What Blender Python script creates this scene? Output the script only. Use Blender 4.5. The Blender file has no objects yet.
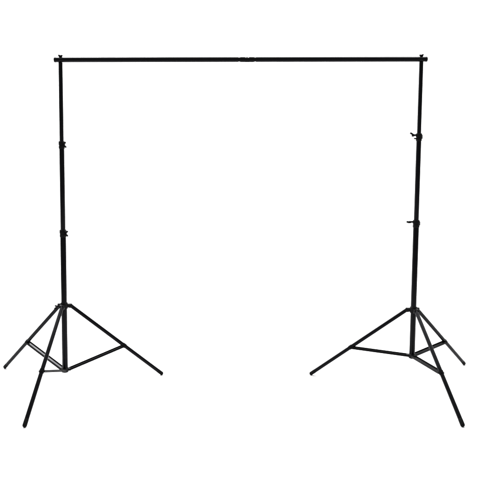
import bpy, bmesh, math
from mathutils import Vector, Matrix

# ------------------------------------------------------------------ camera, world, lamps, exposure
S = bpy.context.scene
COL = S.collection
CAM_H, CAM_D, PITCH, ROLL, F_PX = 1.4992, 4.1941, 0.1378, 0.0038, 692.37

cam_data = bpy.data.cameras.new('camera')
cam_data.sensor_width = 36.0
cam_data.lens = F_PX * 36.0 / 484.0
cam_data.clip_start = 0.05
cam_data.clip_end = 200.0
cam = bpy.data.objects.new('camera', cam_data)
COL.objects.link(cam)
r0 = Vector((1, 0, 0))
u0 = Vector((0, math.sin(PITCH), math.cos(PITCH)))
fw = Vector((0, math.cos(PITCH), -math.sin(PITCH)))
right = r0 * math.cos(ROLL) + u0 * math.sin(ROLL)
up = u0 * math.cos(ROLL) - r0 * math.sin(ROLL)
M = Matrix.Identity(4)
for i in range(3):
    M[i][0], M[i][1], M[i][2] = right[i], up[i], -fw[i]
M[0][3], M[1][3], M[2][3] = 0.0, -CAM_D, CAM_H
cam.matrix_world = M
S.camera = cam

# white studio: an even white surround plus soft boxes; no sun, no sky
W = bpy.data.worlds.new('World')
S.world = W
W.use_nodes = True
bg = W.node_tree.nodes['Background']
bg.inputs['Color'].default_value = (1, 1, 1, 1)
bg.inputs['Strength'].default_value = 0.70


def softbox(name, loc, target, sx, sy, watts, colour=(1, 1, 1)):
    d = bpy.data.lights.new(name, 'AREA')
    d.shape = 'RECTANGLE'
    d.size, d.size_y = sx, sy
    d.energy = watts
    d.color = colour
    o = bpy.data.objects.new(name, d)
    COL.objects.link(o)
    o.location = loc
    o.rotation_euler = (Vector(target) - Vector(loc)).to_track_quat('-Z', 'Y').to_euler()
    return o


softbox('overhead_softbox', (0, 2.0, 6.2), (0, 1.6, 0), 9.0, 4.0, 850)
softbox('backdrop_softbox', (0, 1.4, 6.6), (0, 6.0, 1.6), 9.0, 1.2, 180)
softbox('key_softbox', (-1.9, 4.2, 4.05), (-0.6, 0.0, 0.2), 1.8, 1.3, 130, (0.98, 0.97, 1.0))
softbox('side_softbox', (-3.25, 2.75, 2.9), (0.8, 0.1, 0.4), 1.4, 1.4, 100, (0.96, 0.96, 1.0))
softbox('strip_softbox', (-3.0, 2.0, 1.45), (1.0, 0.0, 1.3), 0.6, 2.0, 40, (0.96, 0.97, 1.0))

S.view_settings.view_transform = 'Standard'
S.view_settings.look = 'None'
S.view_settings.exposure = 0.0
S.view_settings.gamma = 1.0
S.view_settings.use_curve_mapping = False
S.cycles.max_bounces = 10
S.cycles.diffuse_bounces = 6

# ------------------------------------------------------------------ materials (procedural)


def new_mat(name):
    m = bpy.data.materials.new(name)
    m.use_nodes = True
    return m, m.node_tree.nodes, m.node_tree.links, m.node_tree.nodes['Principled BSDF']


def dark_mat(name, base, rough, spec, bump_scale, bump_str, tint=None, vary=0.08):
    m, n, l, p = new_mat(name)
    tc = n.new('ShaderNodeTexCoord')
    nz = n.new('ShaderNodeTexNoise')
    nz.inputs['Scale'].default_value = bump_scale
    nz.inputs['Detail'].default_value = 4
    l.new(tc.outputs['Object'], nz.inputs['Vector'])
    bp = n.new('ShaderNodeBump')
    bp.inputs['Strength'].default_value = bump_str
    bp.inputs['Distance'].default_value = 0.0006
    l.new(nz.outputs['Fac'], bp.inputs['Height'])
    l.new(bp.outputs['Normal'], p.inputs['Normal'])
    n2 = n.new('ShaderNodeTexNoise')
    n2.inputs['Scale'].default_value = 14.0
    n2.inputs['Detail'].default_value = 6
    l.new(tc.outputs['Object'], n2.inputs['Vector'])
    mr = n.new('ShaderNodeMapRange')
    mr.inputs['From Min'].default_value = 0.3
    mr.inputs['From Max'].default_value = 0.7
    mr.inputs['To Min'].default_value = rough - vary
    mr.inputs['To Max'].default_value = rough + vary
    l.new(n2.outputs['Fac'], mr.inputs['Value'])
    l.new(mr.outputs['Result'], p.inputs['Roughness'])
    cr = n.new('ShaderNodeValToRGB')
    cr.color_ramp.elements[0].color = (base[0] * 0.8, base[1] * 0.8, base[2] * 0.8, 1)
    cr.color_ramp.elements[1].color = (base[0] * 1.25, base[1] * 1.25, base[2] * 1.25, 1)
    l.new(n2.outputs['Fac'], cr.inputs['Fac'])
    l.new(cr.outputs['Color'], p.inputs['Base Color'])
    p.inputs['Specular IOR Level'].default_value = spec
    if tint:
        p.inputs['Specular Tint'].default_value = (*tint, 1)
    return m


PAINT = dark_mat('black_painted_metal', (0.0008, 0.0008, 0.0011), 0.28, 0.08, 420, 0.10, (0.92, 0.92, 1.0))
STEEL = dark_mat('black_pressed_steel', (0.0014, 0.0014, 0.0017), 0.30, 0.06, 300, 0.12)
PLASTIC = dark_mat('black_moulded_plastic', (0.0018, 0.0018, 0.0021), 0.45, 0.08, 800, 0.18)
STRAP = dark_mat('black_strap_steel', (0.0014, 0.0014, 0.0017), 0.52, 0.05, 300, 0.12)
CHANNEL = dark_mat('channel_steel_painted_sheen', (0.034, 0.034, 0.037), 0.38, 0.25, 160, 0.2)  # paler base colour stands in for light reflected off the channel floor
RUBBER = dark_mat('black_rubber', (0.002, 0.002, 0.002), 0.6, 0.06, 900, 0.2)

white, n, l, p = new_mat('white_seamless_paper')
tc = n.new('ShaderNodeTexCoord')
nz = n.new('ShaderNodeTexNoise')
nz.inputs['Scale'].default_value = 60
nz.inputs['Detail'].default_value = 5
l.new(tc.outputs['Object'], nz.inputs['Vector'])
bp = n.new('ShaderNodeBump')
bp.inputs['Strength'].default_value = 0.05
bp.inputs['Distance'].default_value = 0.001
l.new(nz.outputs['Fac'], bp.inputs['Height'])
l.new(bp.outputs['Normal'], p.inputs['Normal'])
p.inputs['Base Color'].default_value = (0.88, 0.88, 0.88, 1)
p.inputs['Roughness'].default_value = 0.95
p.inputs['Specular IOR Level'].default_value = 0.0

# ------------------------------------------------------------------ mesh helpers


def frame(axis, upish=Vector((0, 0, 1))):
    """Orthonormal frame whose z is the axis and whose x leans towards upish."""
    z = Vector(axis).normalized()
    x = Vector(upish) - z * Vector(upish).dot(z)
    if x.length < 1e-4:
        x = Vector((1, 0, 0)) - z * z.x
    x.normalize()
    y = z.cross(x)
    return Matrix((x, y, z)).transposed()


class Shape:
    def __init__(self):
        self.bm = bmesh.new()

    def lathe(self, origin, axis, prof, seg=32):
        """prof: (radius, distance along axis) pairs; closed at both ends."""
        R = frame(axis)
        o = Vector(origin)
        rings = []
        for r, d in prof:
            rings.append([self.bm.verts.new(o + R @ Vector((r * math.cos(2 * math.pi * k / seg),
                                                            r * math.sin(2 * math.pi * k / seg), d)))
                          for k in range(seg)])
        for a, b in zip(rings, rings[1:]):
            for k in range(seg):
                self.bm.faces.new((a[k], a[(k + 1) % seg], b[(k + 1) % seg], b[k]))
        self.bm.faces.new(list(reversed(rings[0])))
        self.bm.faces.new(rings[-1])
        return self

    def tube(self, a, b, r, seg=32, ch=0.0015):
        a, b = Vector(a), Vector(b)
        L = (b - a).length
        return self.lathe(a, b - a, [(r - ch, 0), (r - ch * .3, ch * .3), (r, ch), (r, L - ch),
                                     (r - ch * .3, L - ch * .3), (r - ch, L)], seg)

    def prism(self, origin, R, poly, h, bevel=0.0015):
        """poly in the frame's x,y; extruded +-h/2 along the frame's z; edges bevelled."""
        o = Vector(origin)
        lo = [self.bm.verts.new(o + R @ Vector((x, y, -h / 2))) for x, y in poly]
        hi = [self.bm.verts.new(o + R @ Vector((x, y, h / 2))) for x, y in poly]
        n_ = len(poly)
        fs = [self.bm.faces.new(list(reversed(lo))), self.bm.faces.new(hi)]
        for k in range(n_):
            fs.append(self.bm.faces.new((lo[k], lo[(k + 1) % n_], hi[(k + 1) % n_], hi[k])))
        if bevel:
            es = list({e for f in fs for e in f.edges})
            bmesh.ops.bevel(self.bm, geom=es, offset=bevel, segments=2, affect='EDGES', profile=0.6)
        return self

    def box(self, origin, R, sx, sy, sz, bevel=0.0015):
        x, y = sx / 2, sy / 2
        return self.prism(origin, R, [(-x, -y), (x, -y), (x, y), (-x, y)], sz, bevel)

    def build(self, name, mat, parent=None, label=None, angle=35):
        bmesh.ops.recalc_face_normals(self.bm, faces=self.bm.faces[:])
        me = bpy.data.meshes.new(name)
        self.bm.to_mesh(me)
        self.bm.free()
        for f in me.polygons:
            f.use_smooth = True
        me.set_sharp_from_angle(angle=math.radians(angle))
        me.materials.append(mat)
        o = bpy.data.objects.new(name, me)
        COL.objects.link(o)
        if parent:
            o.parent = parent
        if label:
            o['label'] = label
        return o


def thing(name, label, cat, loc, group=None):
    o = bpy.data.objects.new(name, None)
    COL.objects.link(o)
    o.location = loc
    o.empty_display_size = 0.1
    o['label'], o['category'] = label, cat
    if group:
        o['group'] = group
    return o


# ------------------------------------------------------------------ the setting: one white seamless sweep
FLOOR_Z = -0.0125
sw = bmesh.new()
prof = [(-9.0, FLOOR_Z), (-5.0, FLOOR_Z), (-2.5, FLOOR_Z), (0.0, FLOOR_Z), (2.0, FLOOR_Z), (3.6, FLOOR_Z)]
RAD = 2.2
for k in range(1, 25):
    a = math.pi / 2 * k / 24
    prof.append((3.6 + RAD * math.sin(a), FLOOR_Z + RAD * (1 - math.cos(a))))
prof += [(5.8, 4.0), (5.8, 7.0)]
xs = [-8, -5, -2.5, 0, 2.5, 5, 8]
grid = [[sw.verts.new((x, y, z)) for x in xs] for y, z in prof]
for a, b in zip(grid, grid[1:]):
    for k in range(len(xs) - 1):
        sw.faces.new((a[k], a[k + 1], b[k + 1], b[k]))
me = bpy.data.meshes.new('backdrop')
sw.to_mesh(me)
sw.free()
for f in me.polygons:
    f.use_smooth = True
me.materials.append(white)
backdrop = bpy.data.objects.new('backdrop', me)
COL.objects.link(backdrop)
backdrop['kind'] = 'structure'

# ------------------------------------------------------------------ tripod stand
LEG_L, BR_U, RH = 0.7807, 0.572, 0.0389
R_TOP, R_MID, R_LOW, R_LEG = 0.0124, 0.0151, 0.0177, 0.0122
R_BAR = 0.0147
GROUP = 'tripod stands holding up the crossbar'


def wing_knob(parent, origin, direction, roll, wings, stem=0.022, thick=.0078):
    """A clamp screw: a round stem out of the collar carrying paddle wings at its end."""
    R = frame(direction) @ Matrix.Rotation(roll, 3, 'Z')      # x across the wings, z out along the stem
    s = Shape()
    s.lathe(origin, direction, [(0.0050, 0), (0.0050, stem * .6), (0.0075, stem * .65), (0.0078, stem), (0.005, stem + .002)], 20)
    o = Vector(origin)
    xz = Matrix((R.col[0], R.col[2], -R.col[1])).transposed()  # x across, y out, z thickness
    for sx, reach, out in wings:
        w = .0056
        # a bent paddle: out of the stem head, then flaring to its tip
        poly = [(0, stem - .008), (sx * .006, stem - .009), (sx * (reach * .55), stem + out * .25 - w),
                (sx * (reach + w * .5), stem + out - w * 1.3), (sx * (reach + w), stem + out),
                (sx * (reach - w * .6), stem + out + w * .6), (sx * (reach * .4), stem + out * .35 + w), (0, stem + .001)]
        if sx < 0:
            poly = poly[::-1]
        s.prism(o, xz, poly, thick, .0018)
    return s.build('wing_knob', PLASTIC, parent)


def collar(parent, at, axis, r_in, r_out, ear_dir, ear_len=0.0):
    """Split clamp collar where one pole section slides into the next."""
    s = Shape()
    h = .046
    s.lathe(Vector(at) - axis * (h / 2), axis,
            [(r_out - .0005, -.002), (r_out + .0022, 0), (r_out + .0028, .003), (r_out + .0028, .017), (r_out + .0016, .018),
             (r_out + .0016, .021), (r_out + .0034, .022), (r_out + .0036, .040), (r_out + .002, .044), (r_in + .0015, .046)], 36)
    e = Vector(ear_dir).normalized()
    R = frame(axis, e)
    # clamp ears on the split side, one above the other
    for dz, ln in ((.0125, .013), (-.0095, .011 + ear_len)):
        if ln <= 0:
            continue
        s.box(Vector(at) + axis * dz + e * (r_out + ln / 2), R, ln + .004, .015, .0085, .002)
    # hinge boss at the back
    s.box(Vector(at) + axis * .001 - e * (r_out + .002), R, .010, .013, .026, .003)
    return s.build('collar', PLASTIC, parent)


def stand(label, base, tilt, zh, zb, zt, angles, joints, knobs, hub_knob, nut_turn, nut_lift, painted_sheen=()):
    root = thing('light_stand', label, 'tripod stand', (base[0], base[1], FLOOR_Z), GROUP)
    dz = -FLOOR_Z                                        # local heights are measured from the floor
    axis = Vector((tilt[0], tilt[1], 1)).normalized()

    def ax(z):
        return Vector((tilt[0] * z, tilt[1] * z, z + dz))
    z1, z2 = joints                                      # lower and upper collar heights
    # pole sections
    Shape().tube(ax(zb - .012), ax(z1 - .004), R_LOW).build('pole_section', PAINT, root)
    Shape().tube(ax(z1 - .03), ax(z2 - .004), R_MID).build('pole_section', PAINT, root)
    Shape().tube(ax(z2 - .03), ax(zt - R_BAR - .0005), R_TOP).build('pole_section', PAINT, root)
    # collars with their wing knobs
    for z, ri, ro, kn in ((z1, R_MID, R_LOW, knobs[0]), (z2, R_TOP, R_MID, knobs[1])):
        kd = Vector((math.cos(kn['az']), math.sin(kn['az']), 0))
        c = collar(root, ax(z), axis, ri, ro, kd, kn.get('ear', 0))
        wing_knob(c, ax(z) + axis * kn['dz'] + kd * (ro - .002), kd + Vector((0, 0, kn.get('rise', 0))), kn['roll'], kn['wings'], kn['stem'], kn.get('thick', .0078))
    # spigot through the bar with a wing nut on its end
    sp = Shape()
    t = ax(zt)
    sp.lathe(t - axis * (R_BAR - .0008), axis, [(.0068, 0), (.0068, R_BAR * 2 + .006), (.0045, R_BAR * 2 + .008)], 24)
    sp = sp.build('spigot', STEEL, root)
    nu = Shape()
    o = t + axis * (R_BAR + .0004)
    nu.lathe(o, axis, [(.0095, 0), (.0100, .002), (.0086, .007), (.0078, .0105), (.006, .011)], 24)
    d = Vector((math.cos(nut_turn), math.sin(nut_turn), 0))
    Rn = frame(axis, d)
    Rn = Matrix((Rn.col[0], Rn.col[2], -Rn.col[1])).transposed()
    lift = nut_lift
    for sx in (-1, 1):
        poly = [(sx * .001, .002), (sx * .0100, .002), (sx * .0125, .009), (sx * .0140, .0122 + lift * sx), (sx * .0126, .0138 + lift * sx), (sx * .007, .0134 + lift * .5 * sx), (sx * .001, .0132)]
        if sx < 0:
            poly = poly[::-1]
        nu.prism(o, Rn, poly, .008, .0015)
    nu.build('wing_nut', STEEL, sp)
    # leg hub: a sleeve on the pole with three clevis lugs
    hub_c = ax(zh)
    hs = Shape()
    hs.lathe(hub_c - axis * .018, axis, [(R_LOW + .001, 0), (R_LOW + .0046, .002), (R_LOW + .005, .034), (R_LOW + .004, .038), (R_LOW + .0008, .041)], 36)
    hub = hs.build('leg_hub', PLASTIC, root)
    if hub_knob is not None:
        kd = Vector((math.cos(hub_knob), math.sin(hub_knob), -.35)).normalized()
        wing_knob(hub, hub_c + axis * .009 + kd * R_LOW, kd, .9, ((1, .012, .014), (-1, .012, .014)), .036, .010)
    # brace collar at the foot of the pole
    bot = ax(zb)
    bs = Shape()
    bs.lathe(bot - axis * .014, axis, [(.008, -.006), (R_LOW - .001, -.003), (R_LOW + .003, 0), (R_LOW + .0042, .002), (R_LOW + .0042, .022), (R_LOW + .001, .025)], 36)
    bc = bs.build('brace_collar', PLASTIC, root)

    R_f = math.sqrt(LEG_L ** 2 - zh ** 2) + RH
    for i, a in enumerate(angles):
        e = Vector((math.cos(a), math.sin(a), 0))
        side = Vector((-e.y, e.x, 0))
        top = hub_c + e * RH
        foot = e * R_f + Vector((0, 0, dz))
        v = (foot - top).normalized()
        n_up = side.cross(v)
        if n_up.z < 0:
            n_up = -n_up
        # hub lug: two cheeks and the pin through the leg's end
        lg = Shape()
        Rl = Matrix((e, Vector((0, 0, 1)), -side)).transposed()
        for sgn in (-1, 1):
            poly = [(R_LOW, -.009), (RH - .004, -.014), (RH + .008, -.010), (RH + .011, .002), (RH + .009, .011), (R_LOW, .012)]
            lg.prism(hub_c + side * sgn * .0118, Rl, poly, .0034, .001)
        lg.prism(hub_c, Rl, [(R_LOW, .0075), (RH + .008, .0070), (RH + .009, .0112), (R_LOW, .0122)], .0236, .001)
        lg.tube(top - side * .0155, top + side * .0155, .0038, 16, .0008)
        lg.build('lug', PLASTIC, hub)
        # leg: a straight tube with a rubber tip
        leg = Shape().lathe(top - v * .004, v, [(R_LEG - .005, -.004), (R_LEG - .001, -.001), (R_LEG - .0002, .004), (R_LEG, LEG_L - .030 + .004), (R_LEG - .002, LEG_L - .028 + .004)]).build('leg', PAINT, root)
        rt = .0125
        arc = [(rt * math.cos(q), .034 + rt * math.sin(q)) for q in [math.pi / 2 * k / 7 for k in range(7)]]
        Shape().lathe(foot - v * .034, v, [(R_LEG, -.001), (rt - .0003, 0), (rt, .001), (rt, .012)] + arc + [(.0008, .034 + rt - .0001)], 32).build('rubber_foot', RUBBER, leg)
        # sleeve clip on the leg where the brace is pinned
        j = top + (foot - top) * BR_U
        cl = Shape()
        cl.lathe(j - v * .012, v, [(R_LEG, 0), (R_LEG + .0022, .001), (R_LEG + .0024, .023), (R_LEG, .024)], 32)
        jp = j - n_up * .0030
        cl.tube(jp - side * .0195, jp + side * .0195, .0042, 16, .001)
        cl.build('clip', STEEL, leg)
        # brace: pressed channel, open side up, pinned to the brace collar and to the clip
        s0 = bot + e * (R_LOW + .004)
        bd = (jp - s0).normalized()
        bn = bd.cross(side)
        if bn.z < 0:
            bn = -bn
        Rb = Matrix((side, bn, bd)).transposed()
        if Rb.determinant() < 0:
            Rb = Matrix((-side, bn, bd)).transposed()
        Lb = (jp - s0).length + .009
        wo, wi, hh, th = .0168, .0115, .0066, .0072
        cs = [(-wo, -hh), (wo, -hh), (wo, hh - .001), (wo - .001, hh), (wi + .001, hh), (wi, hh - .001), (wi, -hh + th), (-wi, -hh + th), (-wi, hh - .001), (-wi - .001, hh), (-wo + .001, hh), (-wo, hh - .001)]
        br = Shape()
        # the web stops short of the leg, the two cheeks run past it
        web_l = Lb - .009 - R_LEG * .4
        br.prism(s0 + bd * (web_l / 2), Rb, cs, web_l, 0)
        for sgn in (-1, 1):
            br.prism(s0 + bd * (web_l + (Lb - web_l) / 2 - .001) + side * sgn * (wo + wi) / 2, Rb, [(-.0014, -hh + .001), (.0014, -hh + .001), (.0014, hh - .001), (-.0014, hh - .001)], Lb - web_l, .0006)
        br = br.build('brace', STRAP, root)
        if i not in painted_sheen:
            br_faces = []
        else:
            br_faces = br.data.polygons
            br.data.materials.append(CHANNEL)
            br['label'] = 'brace with a paler grey sheen painted along its channel'
        for f in br_faces:                       # channel floor coloured paler, as if catching light
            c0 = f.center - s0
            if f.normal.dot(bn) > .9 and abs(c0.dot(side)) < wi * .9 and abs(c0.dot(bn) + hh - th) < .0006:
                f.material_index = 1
        lb = Shape()
        lb.box(bot + e * (R_LOW + .006) + Vector((0, 0, -.001)), Matrix((e, side, Vector((0, 0, 1)))).transposed(), .022, .0205, .016, .003)
        lb.tube(s0 + bd * .009 - side * .017, s0 + bd * .009 + side * .017, .004, 16, .001)
        lb.build('lug', PLASTIC, bc)
    return root


D = math.radians
stand('black tripod stand under left end of the crossbar, its brace collar low near the floor',
      (-1.1088, 0.0), (.0153, .0049), .5130, .1052, 2.0,
      [D(135) + .153 - .0003, D(255) + .153 + .0102, D(15) + .153 - .0098],
      (.967, 1.502),
      (dict(az=D(-38), dz=.0, roll=D(0), stem=.012, wings=((1, .014, .016), (-1, .013, .016))),
       dict(az=D(-42), dz=.0, roll=D(8), stem=.012, wings=((1, .014, .016), (-1, .013, .016)))),
      D(166), D(6), -.0008, painted_sheen=(0,))
stand('black tripod stand under right end of the crossbar, its clamp knobs pointing left',
      (1.0783, .0423), (-.0066, .0007), .4857, .1913, 2.0152,
      [D(165) - .0588 - .0142, D(285) - .0588 - .0071, D(45) - .0588 + .0213],
      (1.030, 1.557),
      (dict(az=D(188), dz=.010, roll=D(90), stem=.030, thick=.012, ear=-.02, wings=((1, .012, .010), (-1, .012, .010))),
       dict(az=D(190), dz=.010, roll=D(0), stem=.027, thick=.012, ear=.002, wings=((1, .013, .015), (-1, .004, .002)))),
      None, D(-14), .0017)

# ------------------------------------------------------------------ crossbar
A = Vector((-1.1088 + .0153 * 2.0, .0049 * 2.0, 2.0))
B = Vector((1.0783 - .0066 * 2.0152, .0423 + .0007 * 2.0152, 2.0152))
d = (B - A).normalized()
a_end = A - d * .038
b_end = B + d * .036
bar = thing('crossbar', 'long black crossbar tube across the tops of both stands, jointed in the middle', 'crossbar', (0, 0, 0))
mid = A + (B - A) * .5154 + Vector((0, 0, .0002))
bar.location = mid


def bl(p_):
    return p_ - mid


J = .0495                                               # half length of the joint
Shape().tube(bl(a_end + d * .014), bl(mid - d * (J + .002)), R_BAR, 40, .002).build('tube', PAINT, bar)
Shape().tube(bl(mid + d * (J + .002)), bl(b_end - d * .014), R_BAR, 40, .002).build('tube', PAINT, bar)
jt = Shape()
rb = R_BAR
jt.lathe(bl(mid - d * (J + .012)), d, [(rb - .0018, 0), (rb - .0018, .012 + .004), (rb - .001, .012 + .0065), (rb + .0006, .012 + .012), (rb + .0006, .012 + .036),
                                    (rb - .0005, .012 + .0395), (rb - .0024, .012 + .041), (rb - .0024, .012 + .059), (rb - .0005, .012 + .0605), (rb + .0006, .012 + .064),
                                    (rb + .0006, .012 + .088), (rb - .001, .012 + .0935), (rb - .0018, .012 + .096), (rb - .0018, .024 + .099)], 40)
Rj = frame(Vector((0, 0, 1)), d)
jt.box(bl(mid - Vector((0, 0, rb - .0024))), Rj, .074, .012, .006, .002)
jt = jt.build('joint', STEEL, bar)
Shape().lathe(bl(mid + d * -.001 + Vector((0, 0, rb - .006))), (0, 0, 1), [(.0046, 0), (.0046, .0048), (.0038, .0060), (.0015, .0066)], 20).build('snap_button', STEEL, jt)
for e0, s in ((a_end, 1), (b_end, -1)):
    Shape().lathe(bl(e0), d * s, [(.0104, 0), (.0132, .0008), (.0146, .003), (.0149, .006), (.0149, .011), (.0143, .0135), (.0132, .0142), (.0132, .018)], 40).build('end_cap', PLASTIC, bar)
